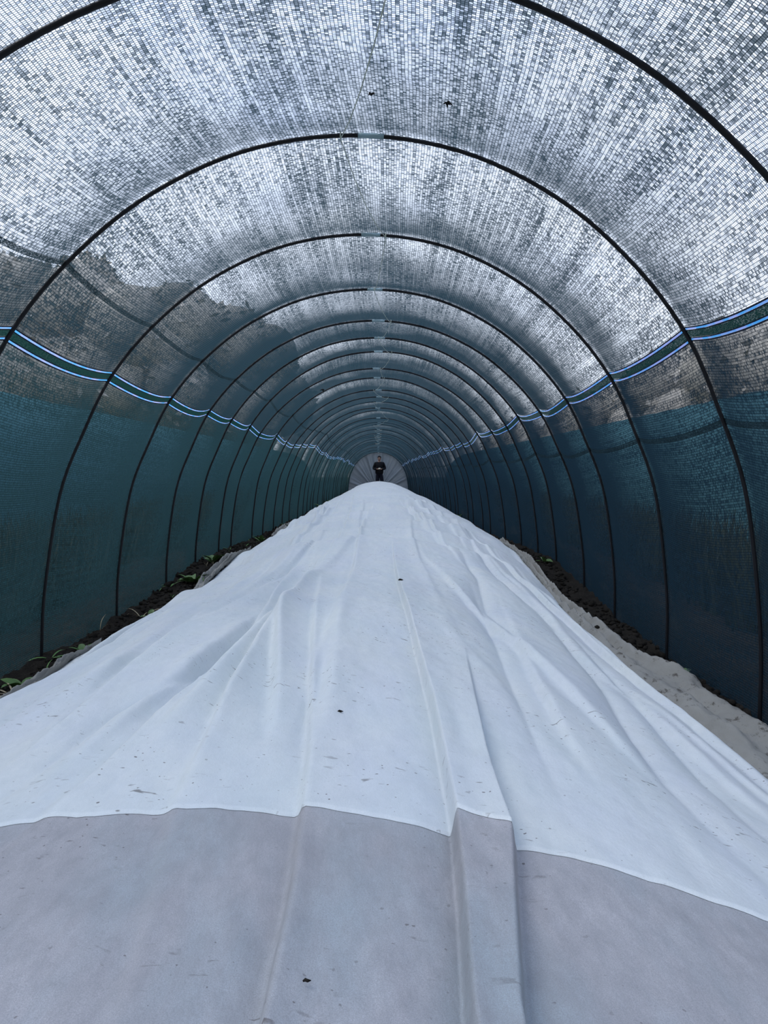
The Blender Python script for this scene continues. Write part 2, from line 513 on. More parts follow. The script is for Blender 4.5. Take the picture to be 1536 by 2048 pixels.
# ------------------------------------------------------------------ soil floor
def floor():
    xs = np.r_[np.linspace(-2.3, -1.85, 8, endpoint=False), np.linspace(-1.85, -1.1, 46, endpoint=False), np.linspace(-1.1, 1.0, 16, endpoint=False),
               np.linspace(1.0, 1.75, 46, endpoint=False), np.linspace(1.75, 2.3, 9)]
    yy = np.r_[np.linspace(-0.7, 2.2, 40, endpoint=False), np.geomspace(2.2, 40, 520)]
    X, Y = np.meshgrid(xs, yy, indexing='ij')
    side = sstep(0.9, 1.2, np.abs(X))
    Z = G(Y) + side * (0.022 * fbm(X * 7, Y * 7, 4) + 0.01 * fbm(X * 30, Y * 30, 2)) - (1 - side) * 0.05
    return tag(mesh_obj('floor', np.stack([X, Y, Z], -1).reshape(-1, 3), grid_faces(len(xs), len(yy)), M_soil), kind='structure')
floor()
def soil_z(x, y):
    return float(G(y) + 0.022 * fbm(np.array(x * 7.), np.array(y * 7.), 4) + 0.01 * fbm(np.array(x * 30.), np.array(y * 30.), 2))
g0 = mesh_obj('ground', [(-90, -10, -0.06), (90, -10, -0.06), (90, 160, -0.06), (-90, 160, -0.06)], [(0, 1, 2, 3)], M_meadow)
tag(g0, kind='structure')

def clods():
    t = (1 + 5 ** .5) / 2
    ico = np.array([(-1, t, 0), (1, t, 0), (-1, -t, 0), (1, -t, 0), (0, -1, t), (0, 1, t), (0, -1, -t), (0, 1, -t), (t, 0, -1), (t, 0, 1), (-t, 0, -1), (-t, 0, 1)]) / 1.9
    fc = np.array([(0, 11, 5), (0, 5, 1), (0, 1, 7), (0, 7, 10), (0, 10, 11), (1, 5, 9), (5, 11, 4), (11, 10, 2), (10, 7, 6), (7, 1, 8), (3, 9, 4), (3, 4, 2), (3, 2, 6), (3, 6, 8), (3, 8, 9), (4, 9, 5), (2, 4, 11), (6, 2, 10), (8, 6, 7), (9, 8, 1)])
    V, Fs = [], []
    n = 0
    for k in range(5200):
        y = 2.2 * (18 / 2.2) ** random.random()
        x = random.uniform(-1.56, -1.15) if random.random() < .55 else random.uniform(1.1, 1.42)
        r = random.uniform(0.006, 0.02) * (1.5 if random.random() < .12 else 1)
        jit = RNG.uniform(0.7, 1.25, (12, 1)) * ico * r * np.array([1, 1, 0.7])
        V.append(jit + np.array([x, y, soil_z(x, y) + r * 0.2])); Fs.append(fc + n); n += 12
    o = mesh_obj('soil_clods', np.vstack(V), np.vstack(Fs), M_soil, smooth=False)
    tag(o, 'dark crumbly soil clods strewn along both sides of the white covered bed', 'soil', kind='stuff')
clods()

# ------------------------------------------------------------------ hoops
def inner_path(s0, s1, y, n, off):
    S = np.linspace(s0, s1, n)
    x, z = section(S, np.full(n, y)); x2, z2 = section(S + 0.01, np.full(n, y))
    tx, tz = x2 - x, z2 - z; L = np.hypot(tx, tz)
    return [(float(a), y, float(b)) for a, b in zip(x + tz / L * off, z - tx / L * off)]
ORD = ['first', 'second', 'third', 'fourth', 'fifth', 'sixth', 'seventh', 'eighth', 'ninth', 'tenth', 'eleventh', 'twelfth', 'thirteenth', 'fourteenth', 'fifteenth', 'sixteenth']
s_mid = ARC / 2
TIE_X = []
for i, y in enumerate(HOOP_Y):
    root = empty('tunnel_hoop', (float(HP[i][1]), y, float(G(y))))
    if i < 16:
        lab = 'thin black pipe hoop arching over the bed, %s from the camera' % ORD[i]
        if i == 0: lab = 'thin black pipe hoop nearest the camera, cut off by the top of the photo'
    else:
        lab = 'one of the thin dark hoops deep in the tunnel towards the person'
        if i == NH - 1: lab = 'thin dark hoop framing the grey end sheet behind the person'
    tag(root, lab, 'hoop', 'hoops carrying the tunnel netting')
    inv = Matrix.Translation(-Vector(root.location))
    sl = 0.045 if i < 6 else 0.04
    sc = s_mid + [0, .06, 0.03, .03, .03, .03, 0][min(i, 6)]
    n = 48 if i < 9 else 26
    r = 0.0075
    for nm, a, b, m, rr in (('left_pipe', 0.0, sc, M_pipe, r), ('right_pipe', sc, ARC, M_pipe, r), ('connector_sleeve', sc - sl, sc + sl, M_sleeve, r * 1.22)):
        pth = [inv @ Vector(p) for p in inner_path(a, b, y, n if 'pipe' in nm else 6, 0.011)]
        o = tube(nm, pth, rr, m, root, 8 if i < 12 else 6)

# zigzag string tied along the crowns
def string():
    tx = {0: 0.03, 1: -0.13, 2: 0.035, 3: -0.024, 4: 0.09, 5: 0.0, 6: 0.125, 7: 0.02, 8: 0.07, 9: -0.065, 10: 0.14, 11: -0.07, 12: 0.0, 13: 0.05, 14: 0.2, 15: 0.13}
    pts = []
    for i, y in enumerate(HOOP_Y[:30]):
        x = tx.get(i, -0.12 if i % 2 else 0.09)
        h = float(section(np.array(s_mid + x - HP[i][0]), np.array(y))[1]) - 0.022
        if pts:
            p = Vector(pts[-1]); q = Vector((x, y, h))
            for t in (0.25, 0.5, 0.75):
                m = p.lerp(q, t); m.z -= 0.05 * 4 * t * (1 - t) * (0.9 if i < 3 else 0.6)
                pts.append(tuple(m))
        pts.append((x, y, h))
    o = tube('ridge_string', pts, 0.0019, M_string, None, 5)
    for i, y in list(enumerate(HOOP_Y))[1:12]:
        x = tx[i]
        sx = s_mid + x - HP[i][0]
        c = Vector(inner_path(sx, sx + 0.001, y, 2, 0.011)[0])
        ring = [c + Vector((0.0, 0.0115 * math.cos(a), 0.0115 * math.sin(a))) for a in np.linspace(0, 2 * math.pi, 13)]
        tube('knot', ring, 0.0024, M_string, o, 5)
    tag(o, 'pale string zigzagging from hoop to hoop under the roof ridge', 'string')
string()

# small dark scraps caught on the roof netting
def scrap(x, y, size, lab, seed):
    s = s_mid + x
    px, pz = section(np.array(s), np.array(y))
    z = float(pz) - float(sag(np.array(y), .034)) - 0.012
    rnd = random.Random(seed)
    V, Fc = [], []
    for k in range(6):
        a = rnd.uniform(0, 6.28); L = size * rnd.uniform(.6, 1.4)
        d = Vector((math.cos(a), math.sin(a), rnd.uniform(-.5, .1))) * L
        v, f = tube_geo([Vector((0, 0, 0)), d * .5 + Vector((0, 0, .003)), d], [size * .35, size * .2, size * .05], 5)
        n = len(V); V += v; Fc += [tuple(q + n for q in ff) for ff in f]
    o = mesh_obj('leaf_scrap', V, Fc, M_dark); o.location = (float(px), y, z)
    tag(o, lab, 'leaf scrap')
scrap(0.31, 2.24, 0.014, 'dark shrivelled leaf scrap on the roof net, right of the ridge', 3)
scrap(0.085, 2.26, 0.011, 'small dark leaf scrap on the roof net close beside the ridge', 5)
scrap(-0.62, 8.3, 0.03, 'dark leaf scrap on the left roof net far down the tunnel', 8)

# ------------------------------------------------------------------ fleece covered bed
def b_xc(d): return np.interp(d, [0, .8, 2, 5, 10, 40], [-.22, -.2, -.12, 0, 0, 0])
def b_zc(d): return np.interp(d, [0, 1, 3, 5, 10, 14, 18, 29, 33, 33.6], [.52, .52, .505, .525, .60, .625, .60, .555, .545, .35])
def b_L(d): return np.interp(d, [0, 2.7, 3.43, 4, 4.5, 5.0, 5.8, 6.6, 9.5, 13, 40], [-1.30, -1.39, -1.45, -1.40, -1.36, -1.24, -1.24, -1.22, -1.25, -1.27, -1.25])
def b_R(d): return np.interp(d, [0, 2, 3.5, 4.5, 5.2, 6, 8, 10, 12.5, 40], [1.06, 1.07, 1.09, 1.13, 1.17, 1.2, 1.3, 1.35, 1.35, 1.28])
def base_surf(x, d):
    l, r, c = b_L(d), b_R(d), b_xc(d)
    t = np.clip(np.where(x < c, (c - x) / (c - l), (x - c) / (r - c)), 0, 1)
    g = G(d) + 0.015
    ex = np.where(x < c, np.interp(d, [0, 6, 10], [1.12, 1.05, .78]), .78)
    return g + (b_zc(d) - g) * (1 - t ** 2.2) ** ex, t

def fold_step(dx, wl, wr, s):
    return np.where(dx < 0, np.exp(dx / wl), np.exp(-dx / wr)) * np.tanh(dx / s)
def fold_crease(dx, w):
    return -np.exp(-np.sqrt(dx * dx + (w * .12) ** 2) / w)
def fold_ridge(dx, wl, wr):
    return np.where(dx < 0, np.exp(-(dx / wl) ** 2), np.exp(-(dx / wr) ** 2))

_rf = random.Random(21)
FOLDS = []
for k in range(56):
    left = k % 3 != 0
    x0 = _rf.uniform(-1.2, -0.12) if left else _rf.uniform(0.26, 1.0)
    d0 = _rf.choice([0.9, 1.6, 2.4, 3.4, 4.5, 6.0, 8.0, 10.0]) * _rf.uniform(.8, 1.2)
    FOLDS.append((x0, _rf.uniform(-.10, .10), d0, _rf.uniform(.9, 2.2) * (0.7 + d0 * .18), _rf.uniform(.014, .032) * (1.0 if left else .7), _rf.uniform(.025, .06), _rf.random() * 9, _rf.random()))

def pleat_edges(d):
    xl = np.interp(d, [.3, .57, .75, .9, 1.07, 1.37, 1.9, 2.5, 3.1, 4.65], [.068, .073, .086, .094, .097, .10, .094, .085, .08, .087])
    xr = np.interp(d, [.3, .58, .757, .886, .996, 1.14, 1.53, 1.9, 4.6], [.10, .117, .144, .164, .165, .170, .196, .222, .30])
    return xl, xr

def cloth_z(x, d):
    z, t = base_surf(x, d)
    edge = sstep(1.0, 0.9, t)
    dz = np.zeros_like(z)
    # --- the double pleat right of the ridge line
    xl, xr = pleat_edges(d)
    h = np.interp(d, [.3, .6, .9, 1.3, 2.2, 3.2, 4.3, 4.7], [.026, .026, .026, .030, .027, .022, .012, 0])
    near = sstep(1.95, 1.0, d)
    a = sstep(-.006, .004, x - xl)
    fall_hard = 1 - sstep(-.003, .004, x - xr)
    fall_soft = np.exp(-np.clip(x - xl, 0, 9) / .10)
    dz += h * a * (near * fall_hard * (0.94 + .06 * np.cos((x - xl) / (xr - xl + 1e-6) * 6.28)) + (1 - near) * fall_soft)
    dz -= 0.6 * h * np.exp(-np.clip(xl - x, 0, 9) / .045) * (1 - a)
    dz += near * h * -0.35 * np.exp(-np.clip(x - xr, 0, 9) / .04) * (1 - fall_hard)
    # --- the crisp fold left of it
    x1 = np.interp(d, [.3, .57, .74, .93, 1.07, 1.4, 1.84, 2.3, 3.4], [-.093, -.093, -.092, -.10, -.105, -.13, -.165, -.2, -.26])
    h1 = np.interp(d, [.3, .6, .8, .9, 1.0, 1.1, 1.6, 2.3, 3.4], [.022, .022, .016, .010, .011, .015, .018, .014, 0])
    dz += h1 * fold_step(x - x1, .05, .03, .004)
    # --- further measured folds: x, depth range, amplitude
    def along(pts): return np.interp(d, [p[0] for p in pts], [p[1] for p in pts])
    for pts, amp, w, kind in (
        ([(.5, -.21), (.66, -.22), (.95, -.27), (1.15, -.279), (1.43, -.296), (1.86, -.309), (2.9, -.31), (4.4, -.34)], [(.5, .004), (.8, .008), (1.2, .012), (2, .016), (3, .014), (4.4, 0)], .035, 0),
        ([(.9, -.44), (1.1, -.414), (1.33, -.411), (1.6, -.396), (1.85, -.36), (2.6, -.40), (4, -.45)], [(.8, 0), (1.0, .010), (2, .015), (3, .014), (4, 0)], .04, 0),
        ([(1.0, -.62), (1.27, -.6), (1.45, -.593), (1.8, -.59), (2.6, -.62), (4, -.7)], [(1.0, .008), (1.5, .014), (2.5, .018), (4, 0)], .045, 0),
        ([(1.0, -.55), (1.16, -.53), (1.37, -.517), (1.74, -.42), (2.4, -.34)], [(.8, 0), (1.1, .010), (1.7, .010), (2.4, 0)], .03, 1),
        ([(.7, -.37), (.93, -.385), (1.14, -.354)], [(.7, 0), (.95, .005), (1.2, 0)], .014, 1),
        ([(1.3, -.76), (2, -.8), (3, -.86), (4, -.9)], [(1.2, .012), (2.2, .02), (3.2, .016), (4.2, 0)], .05, 0),
        ([(1.6, -1.0), (2.4, -1.02), (3.4, -1.08), (4.4, -1.02)], [(1.4, .01), (2.6, .022), (3.6, .018), (4.6, 0)], .05, 0),
        ([(.8, .50), (1.0, .49), (1.25, .49), (1.67, .55), (2.2, .64), (3.2, .70)], [(.7, .004), (1.0, .010), (1.5, .014), (2.3, .014), (3.4, 0)], .05, 1),
        ([(.8, .62), (1.2, .6), (1.6, .64), (2.3, .72), (3.2, .76)], [(.8, 0), (1.2, .008), (2.2, .012), (3.2, 0)], .05, 1),
        ([(.8, .25), (1.2, .27), (1.8, .31), (2.4, .36), (3.4, .42)], [(.8, 0), (1.3, .006), (2.4, .009), (3.6, 0)], .04, 1),
        ([(2.4, .42), (2.8, .41), (3.6, .48), (4.6, .52)], [(2.2, 0), (2.8, .012), (4.0, .012), (5, 0)], .04, 1),
        ([(3, .7), (3.6, .66), (4.6, .66), (6, .7)], [(2.8, 0), (3.6, .014), (5.0, .014), (6, 0)], .04, 1)):
        dx = x - along(pts); A = np.interp(d, [p[0] for p in amp], [p[1] for p in amp])
        dz += np.interp(d, [.95, 1.4], [.6, 2.3]) * A * (fold_step(dx, w * 1.2, w * 1.5, w * .2) if kind == 0 else 1.2 * fold_crease(dx, w * .7))
    # --- loose random folds
    for x0, dr, d0, ln, A, w, ph, kd in FOLDS:
        u = (d - d0) / ln
        m = np.exp(-u * u * 1.6) * sstep(1.0, 1.7, d)
        c = x0 + dr * u + .03 * np.sin(u * 2.5 + ph)
        dz += A * m * (fold_step(x - c, w * 1.4, w * 1.2, w * .25) if kd < .55 else fold_ridge(x - c, w, w * .5))
    # --- low hoops under the cloth lift transverse ridges
    hy = np.array([4.92, 5.66, 6.5, 7.5, 8.7, 10.1, 11.6, 13.2, 14.9, 16.7, 18.6, 20.5, 22.5, 24.5, 26.5, 28.5, 30.5, 32.6])
    dd = d + 0.12 * (t ** 2) + 0.05 * np.sin(x * 3)
    i = np.clip(np.searchsorted(hy, dd) - 1, 0, len(hy) - 2)
    q = np.clip((dd - hy[i]) / (hy[i + 1] - hy[i]), 0, 1)
    sg = -.045 * (4 * q * (1 - q)) * (dd > hy[0])
    sg = sg - .03 * np.clip((hy[0] - dd) / .5, 0, 1) * sstep(2.6, 4.4, d) * 1.0 * (dd <= hy[0])
    dz += sg * (1 - .5 * t)
    # --- soft crumple
    dz += .004 * fbm(x * 6, d * 2.2, 4) + .0016 * fbm(x * 28, d * 13, 2)
    dz += .02 * fbm(x * 2.2 + 3, d * 1.1, 2) * sstep(1.0, 2.4, d)
    return z + dz * np.clip(edge, .35, 1)

SEAM = ([-1.3, -.8, -.485, -.356, -.211, -.10, .0, .089, .165, .236, .316, .441, .7, 1.1], [.97, .955, .943, .938, .945, .942, .925, .912, .886, .876, .849, .822, .76, .68])
def x_cols(nL, nR):
    return np.r_[np.linspace(0, 1, nL)]
def sheet(name, mat, ds, start=None, lift=0.0, parent=None):
    """ds: depth rows in 0..1 space mapped from the sheet's front edge"""
    tt = np.r_[np.linspace(-1, -.13, 190, endpoint=False), np.linspace(-.13, .02, 40, endpoint=False), np.linspace(.02, .34, 170, endpoint=False), np.linspace(.34, 1, 130)]
    T, D = np.meshgrid(tt, ds, indexing='ij')
    def xof(D): return np.where(T < 0, -T * b_L(D), T * b_R(D))
    if start is not None:
        X0 = xof(D)
        s = np.interp(X0, *SEAM)
        s = s + .0015 * fbm(X0 * 30, X0 * 0, 2)
        D = s + (D - D[:, :1])
    X = xof(D)
    Z = cloth_z(X, D) + lift
    if start is not None:   # the last row is turned down: the cut edge of the upper layer
        Z[:, 0] -= lift * .85
    return mesh_obj(name, np.stack([X, D, Z], -1).reshape(-1, 3), grid_faces(len(tt), len(ds)), mat, parent)
rows = np.r_[0, 0.002, np.geomspace(.9, 33.6, 470) - .9 + .006]
main = sheet('fleece_cover', M_fleece, rows, True, 0.0045)
tag(main, 'long white fleece cover over the central bed, streaked with soil', 'fleece')
front = sheet('fleece_cover', M_fleece1, np.linspace(.22, 1.35, 190))
tag(front, 'greyish single fleece layer in the foreground, tucked under the white cover', 'fleece')

# crumpled muddy margins of the cover
def hem(side, d0, d1, wid, n, hgt, seed):
    ds = np.linspace(d0, d1, n); m = 30
    q = np.linspace(0, 1, m)
    Q, D = np.meshgrid(q, ds, indexing='ij')
    e = b_R(D) if side > 0 else b_L(D)
    W = np.interp(D, wid[0], wid[1])
    W = W * (1 + .15 * fbm(D * 2.5, D * 0 + seed, 2))
    X = e + side * (-.05 + Q * W)
    H = hgt * (np.exp(-((Q - .38) / .13) ** 2) * .8 + np.exp(-((Q - .8) / .12) ** 2)) * (1 + .5 * fbm(D * 3, Q * 2 + seed, 2))
    H = H + .013 * fbm(D * 9 + Q * 3, Q * 5 + seed, 3) * np.clip(1 - abs(Q - .4) * 1.2, .2, 1) + .008 * fbm(D * 30, Q * 9, 2)
    Z = G(D) + .025 + np.clip(1 - Q * 5, 0, 1) * .05 + np.clip(H, -.01, 1) * np.clip(np.interp(D, [d0, d0 + .2, d1 - .2, d1], [0, 1, 1, 0]), .25, 1)
    Z[-1] = G(ds) - .01
    mesh_obj('muddy_hem', np.stack([X, D, Z], -1).reshape(-1, 3), grid_faces(m, n), M_hem, main)
    bpy.data.objects[main.name].children[-1]['label'] = 'crumpled beige muddy margin of the white cover'
hem(1, 1.2, 8.2, ([1.2, 2.6, 3.2, 3.8, 5, 6, 7, 8.2], [.32, .32, .28, .21, .11, .10, .11, .07]), 420, .042, 2.0)
hem(-1, 2.1, 3.7, ([2.1, 3, 3.7], [.12, .10, .05]), 110, .02, 5.0)
hem(-1, 5.1, 6.9, ([5.1, 5.5, 6.9], [.08, .11, .06]), 110, .04, 8.0)
hem(-1, 9.0, 12.0, ([9, 10, 12], [.1, .18, .1]), 110, .05, 9.0)

# ------------------------------------------------------------------ weeds
def leaf_geo(L, W, droop, curl):
    n = 6; V = []; Fc = []
    for i in range(n + 1):
        t = i / n
        w = W * (math.sin(math.pi * min(1, t * .93 + .05)) ** .8)
        zc = math.sin(t * 1.4) * L * .35 - droop * t * t * L
        for s, k in ((-1, 0), (0, 1), (1, 2)):
            V.append((s * w, t * L, zc + abs(s) * curl * w))
    for i in range(n):
        for k in range(2):
            a = i * 3 + k
            Fc.append((a, a + 1, a + 4, a + 3))
    return V, Fc
leaf_meshes = []
for k in range(4):
    V, Fc = leaf_geo(1.0, [.22, .30, .17, .26][k], [.25, .4, .15, .5][k], .35)
    o = mesh_obj('leaf', V, Fc, M_leaf); leaf_meshes.append(o.data); bpy.data.objects.remove(o)
V, Fc = leaf_geo(1.0, .045, .5, .3)
o = mesh_obj('blade', V, Fc, M_blade); blade_mesh = o.data; bpy.data.objects.remove(o)
V, Fc = leaf_geo(1.0, .03, .3, .3)
o = mesh_obj('straw', V, Fc, M_straw); straw_mesh = o.data; bpy.data.objects.remove(o)

def weed(name, x, y, n, size, lab, cat='weed', kind='leaf', seed=0, tilt=.6, group=None):
    rnd = random.Random(seed)
    r = empty(name, (x, y, soil_z(x, y) - .005))
    tag(r, lab, cat, group)
    for k in range(n):
        a = 6.283 * (k + rnd.uniform(-.3, .3)) / n
        L = 1.3 * size * rnd.uniform(.6, 1.15)
        me = {'leaf': rnd.choice(leaf_meshes), 'blade': blade_mesh, 'straw': straw_mesh}[kind]
        c = bpy.data.objects.new({'leaf': 'leaf', 'blade': 'grass_blade', 'straw': 'straw'}[kind], me)
        col.objects.link(c); c.parent = r
        c.scale = (L, L, L)
        c.rotation_euler = (rnd.uniform(.1, 1.1) * tilt, rnd.uniform(-.3, .3), a)
    return r
weed('broadleaf_weed', -1.49, 3.10, 13, .085, 'bushy broad-leaved green weed at the net foot, nearest the camera on the left', seed=1)
weed('broadleaf_weed', -1.47, 3.72, 10, .075, 'low leafy weed just behind the third hoop foot on the left', seed=2)
weed('broadleaf_weed', -1.50, 3.55, 6, .05, 'tiny leafy seedling right against the left foot of the third hoop', seed=12)
weed('grass_tuft', -1.56, 3.54, 3, .10, 'bright green grass blades at the left foot of the third hoop', 'grass', 'blade', seed=3, tilt=.3)
weed('grass_tuft', -1.43, 4.5, 4, .13, 'dry upright stalks left of the bed beside the fourth hoop', 'grass', 'straw', seed=4, tilt=.4)
weed('broadleaf_weed', -1.40, 4.55, 7, .06, 'small yellowish weed between fourth hoop and white cover', seed=5)
weed('broadleaf_weed', -1.36, 5.45, 11, .11, 'spreading green weed beside the left foot of the fifth hoop', seed=6)
weed('grass_tuft', -1.48, 5.3, 4, .14, 'green grass blades under the net edge at the fifth hoop', 'grass', 'blade', seed=7, tilt=.4)
weed('broadleaf_weed', -1.38, 6.25, 8, .10, 'arching green weed beside the left foot of the sixth hoop', seed=8)
weed('broadleaf_weed', -1.33, 8.5, 12, .10, 'weed clump on the left between the eighth and ninth hoops', seed=9)
weed('broadleaf_weed', -1.33, 10.8, 12, .10, 'weed clump on the left soil beside the eleventh hoop', seed=10)
weed('broadleaf_weed', -1.34, 17.5, 18, .15, 'yellow-green weed clump far back along the left netting', seed=11)
weed('broadleaf_weed', -1.34, 20.5, 18, .16, 'farthest green weed clump on the left, towards the person', seed=13)
weed('broadleaf_weed', 1.33, 3.28, 7, .085, 'pale green young plant on the right soil beside the muddy hem', seed=14, tilt=.35)
weed('broadleaf_weed', 1.36, 6.1, 7, .08, 'small dark weed on the right soil near the sixth hoop', seed=15)
weed('broadleaf_weed', 1.37, 13.3, 14, .13, 'leafy weed clump in the far right gap beside the cover', seed=16)
weed('broadleaf_weed', 1.36, 15.6, 14, .13, 'farther weed clump deep on the right beside the cover', seed=17)
for k in range(14):
    y = 2.9 + k * .42 + random.uniform(-.15, .15)
    x = -1.5 + random.uniform(-.08, .1) + (0.12 if y > 4.6 else 0)
    weed('grass_sprout', x, y, random.choice([2, 3]), random.uniform(.04, .08), '%s grass sprout from the camera on the dark left soil strip' % ORD[k], 'grass',
         random.choice(['blade', 'straw', 'blade']), seed=40 + k, tilt=1.0, group='sprouts along the left soil strip')
t = weed('straw_tuft', -1.47, 2.99, 9, .10, 'dry beige straw tuft stuck to the bottom of the left netting', 'straw', 'straw', seed=33, tilt=.25)

# soil crumbs on the cover; the last piece stands in for a dark slit
for k, (x, d, s, lab) in enumerate(((-.068, 1.30, .0042, 'brown soil crumb on the white cover between the two main folds'),
                                    (-.06, .60, .0028, 'dark soil crumb on the grey foreground fleece near the bottom'),
                                    (.085, 2.9, .008, 'dark sliver added as the dark slit in the pleat far up the cover'))):
    V, Fc = tube_geo([(-s, 0, 0), (-s * .3, s * .2, s * .3), (s * .5, -.1 * s, s * .2), (s * 1.4, s * .3, 0)], [s * .25, s * .5, s * .45, s * .1], 6)
    o = mesh_obj('crumb_or_slit', V, Fc, M_soil)
    zz = float(cloth_z(np.array([[x]]), np.array([[d]]))[0, 0])
    o.location = (x, d, zz + .0055)
    tag(o, lab, 'soil crumb')

# ------------------------------------------------------------------ person at the far end
def skin_mesh(name, verts, edges, mat, parent, root=0, sub=1):
    me = bpy.data.meshes.new(name + '_skeleton')
    me.from_pydata([v[:3] for v in verts], edges, [])
    o = bpy.data.objects.new(name, me); col.objects.link(o)
    mod = o.modifiers.new('skin', 'SKIN'); mod.use_smooth_shade = True
    sv = me.skin_vertices[0].data
    for i, v in enumerate(verts):
        r = v[3]; sv[i].radius = (r, v[4] if len(v) > 4 else r)
        sv[i].use_root = (i == root)
    sd = o.modifiers.new('sub', 'SUBSURF'); sd.levels = sub; sd.render_levels = sub
    dg = bpy.context.evaluated_depsgraph_get(); dg.update()
    em = bpy.data.meshes.new_from_object(o.evaluated_get(dg))
    em.name = name
    o.modifiers.clear(); o.data = em
    em.materials.clear(); em.materials.append(mat)
    em.polygons.foreach_set('use_smooth', np.ones(len(em.polygons), dtype=bool))
    o.parent = parent
    return o
M_skin = plain('skin', (0.42, 0.25, 0.19), 0.5, 0.4, var=.05)
M_jacket = plain('black_jacket', (0.010, 0.010, 0.013), 0.8, 0.2)
M_trouser = plain('navy_trousers', (0.011, 0.013, 0.024), 0.85, 0.2)
M_hair = plain('black_hair', (0.008, 0.007, 0.007), 0.6, 0.3)
M_shoe = plain('dark_shoe', (0.02, 0.02, 0.02), 0.6, 0.3)
M_eye = plain('eye', (0.02, 0.015, 0.012), 0.2, 0.5)
M_lip = plain('lips', (0.35, 0.13, 0.11), 0.5, 0.4)
def person():
    px, py = 0.04, 35.4
    root = empty('person', (px, py, float(G(py)) + .0))
    tag(root, 'person in black jacket standing at the far end, looking down at both hands', 'person')
    # body faces -y (the camera); viewer's left is -x
    B = []; E = []
    def v(*a): B.append(a); return len(B) - 1
    pel = v(0, 0, .86, .09, .07); wa = v(0, -.005, 1.0, .10, .07); ch = v(0, -.01, 1.19, .12, .08); sh = v(0, 0, 1.335, .09, .07)
    nk = v(0, -.01, 1.42, .05, .05); hb = v(0, -.035, 1.50, .068, .08); hm = v(0, -.045, 1.565, .074, .092); ht = v(0, -.04, 1.63, .055, .065)
    E += [(pel, wa), (wa, ch), (ch, sh), (sh, nk), (nk, hb), (hb, hm), (hm, ht)]
    hands = {}
    for s in (-1, 1):
        a = v(s * .17, 0, 1.32, .062); b = v(s * .265, .03, 1.07, .048); w = v(s * .085, -.20, 1.045, .03); h = v(s * .045, -.255, 1.05, .03, .018)
        E += [(sh, a), (a, b), (b, w), (w, h)]
        for k in range(4):
            f1 = v(s * (.03 - .004 * k), -.30 + .004 * k, 1.075 - .02 * k, .009); f2 = v(s * (.008 + .003 * k), -.315 + .006 * k, 1.075 - .021 * k, .008)
            E += [(h, f1), (f1, f2)]
        t1 = v(s * .035, -.265, 1.09, .010); t2 = v(s * .015, -.285, 1.11, .009); E += [(h, t1), (t1, t2)]
        hp = v(s * .08, 0, .80, .06); kx = s * .10 + (.03 if s > 0 else .01)
        kn = v(kx, -.02 if s < 0 else -.06, .46, .06); an = v(s * .10 + (.07 if s > 0 else .01), .03, .09, .042); ft = v(s * .11 + (.07 if s > 0 else .01), -.12, .035, .035)
        E += [(pel, hp), (hp, kn), (kn, an), (an, ft)]
        hands[s] = (a, b, w, hp, kn, an, ft)
    body = skin_mesh('body', B, E, M_skin, root, pel, 2)
    # jacket
    J = [(0, 0, .74, .225, .16), (0, -.005, 1.0, .20, .14), (0, -.01, 1.19, .21, .135), (0, 0, 1.33, .12, .09), (0, -.005, 1.40, .07, .068)]
    JE = [(0, 1), (1, 2), (2, 3), (3, 4)]
    for s in (-1, 1):
        n = len(J)
        J += [(s * .175, 0, 1.315, .085), (s * .275, .03, 1.07, .075), (s * .105, -.18, 1.045, .05)]
        JE += [(3, n), (n, n + 1), (n + 1, n + 2)]
    skin_mesh('jacket', J, JE, M_jacket, root, 0, 2)
    T = [(0, 0, .90, .13, .10)]; TE = []
    for s in (-1, 1):
        n = len(T)
        off = .07 if s > 0 else .01
        T += [(s * .08, 0, .76, .105), (s * .10 + (.03 if s > 0 else .01), -.02 if s < 0 else -.06, .46, .085), (s * .10 + off, .03, .11, .07)]
        TE += [(0, n), (n, n + 1), (n + 1, n + 2)]
    skin_mesh('trousers', T, TE, M_trouser, root, 0, 2)
    for s in (-1, 1):
        off = .07 if s > 0 else .01
        skin_mesh('shoe', [(s * .10 + off, .05, .045, .047), (s * .105 + off, -.05, .045, .05, .042), (s * .115 + off, -.15, .035, .045, .032)], [(0, 1), (1, 2)], M_shoe, root, 0, 2)
    def ell(name, c, r, mat, cut=None):
        n, m = 16, 10; V = []; Fc = []
        for i in range(m + 1):
            ph = math.pi * i / m
            for k in range(n):
                a = 2 * math.pi * k / n
                V.append((c[0] + r[0] * math.sin(ph) * math.cos(a), c[1] + r[1] * math.sin(ph) * math.sin(a), c[2] + r[2] * math.cos(ph)))
        for i in range(m):
            for k in range(n):
                Fc.append((i * n + k, (i + 1) * n + k, (i + 1) * n + (k + 1) % n, i * n + (k + 1) % n))
        if cut: V = [cut(Vector(p)) for p in V]
        return mesh_obj(name, V, Fc, mat, root if name == 'hair' else body)
    def haircut(p):
        if p.y < -.07 and p.z < 1.605: p.y = -.07 + (p.y + .07) * .1; p.z = max(p.z, 1.59)
        return p
    ell('hair', (0, -.028, 1.603), (.084, .108, .080), M_hair, haircut)
    for s in (-1, 1):
        ell('ear', (s * .077, -.03, 1.54), (.012, .022, .032), M_skin)
        ell('eye', (s * .03, -.128, 1.55), (.012, .008, .007), M_eye)
    ell('nose', (0, -.137, 1.522), (.013, .018, .024), M_skin)
    ell('mouth', (0, -.115, 1.485), (.024, .010, .007), M_lip)
    # the pale object in the hands
    V = []
    bx = []
    me = [(-.055, -.05, 0), (.055, -.05, .012), (.055, .05, .012), (-.055, .05, 0), (-.05, -.045, .05), (.05, -.045, .075), (.05, .045, .075), (-.05, .045, .05)]
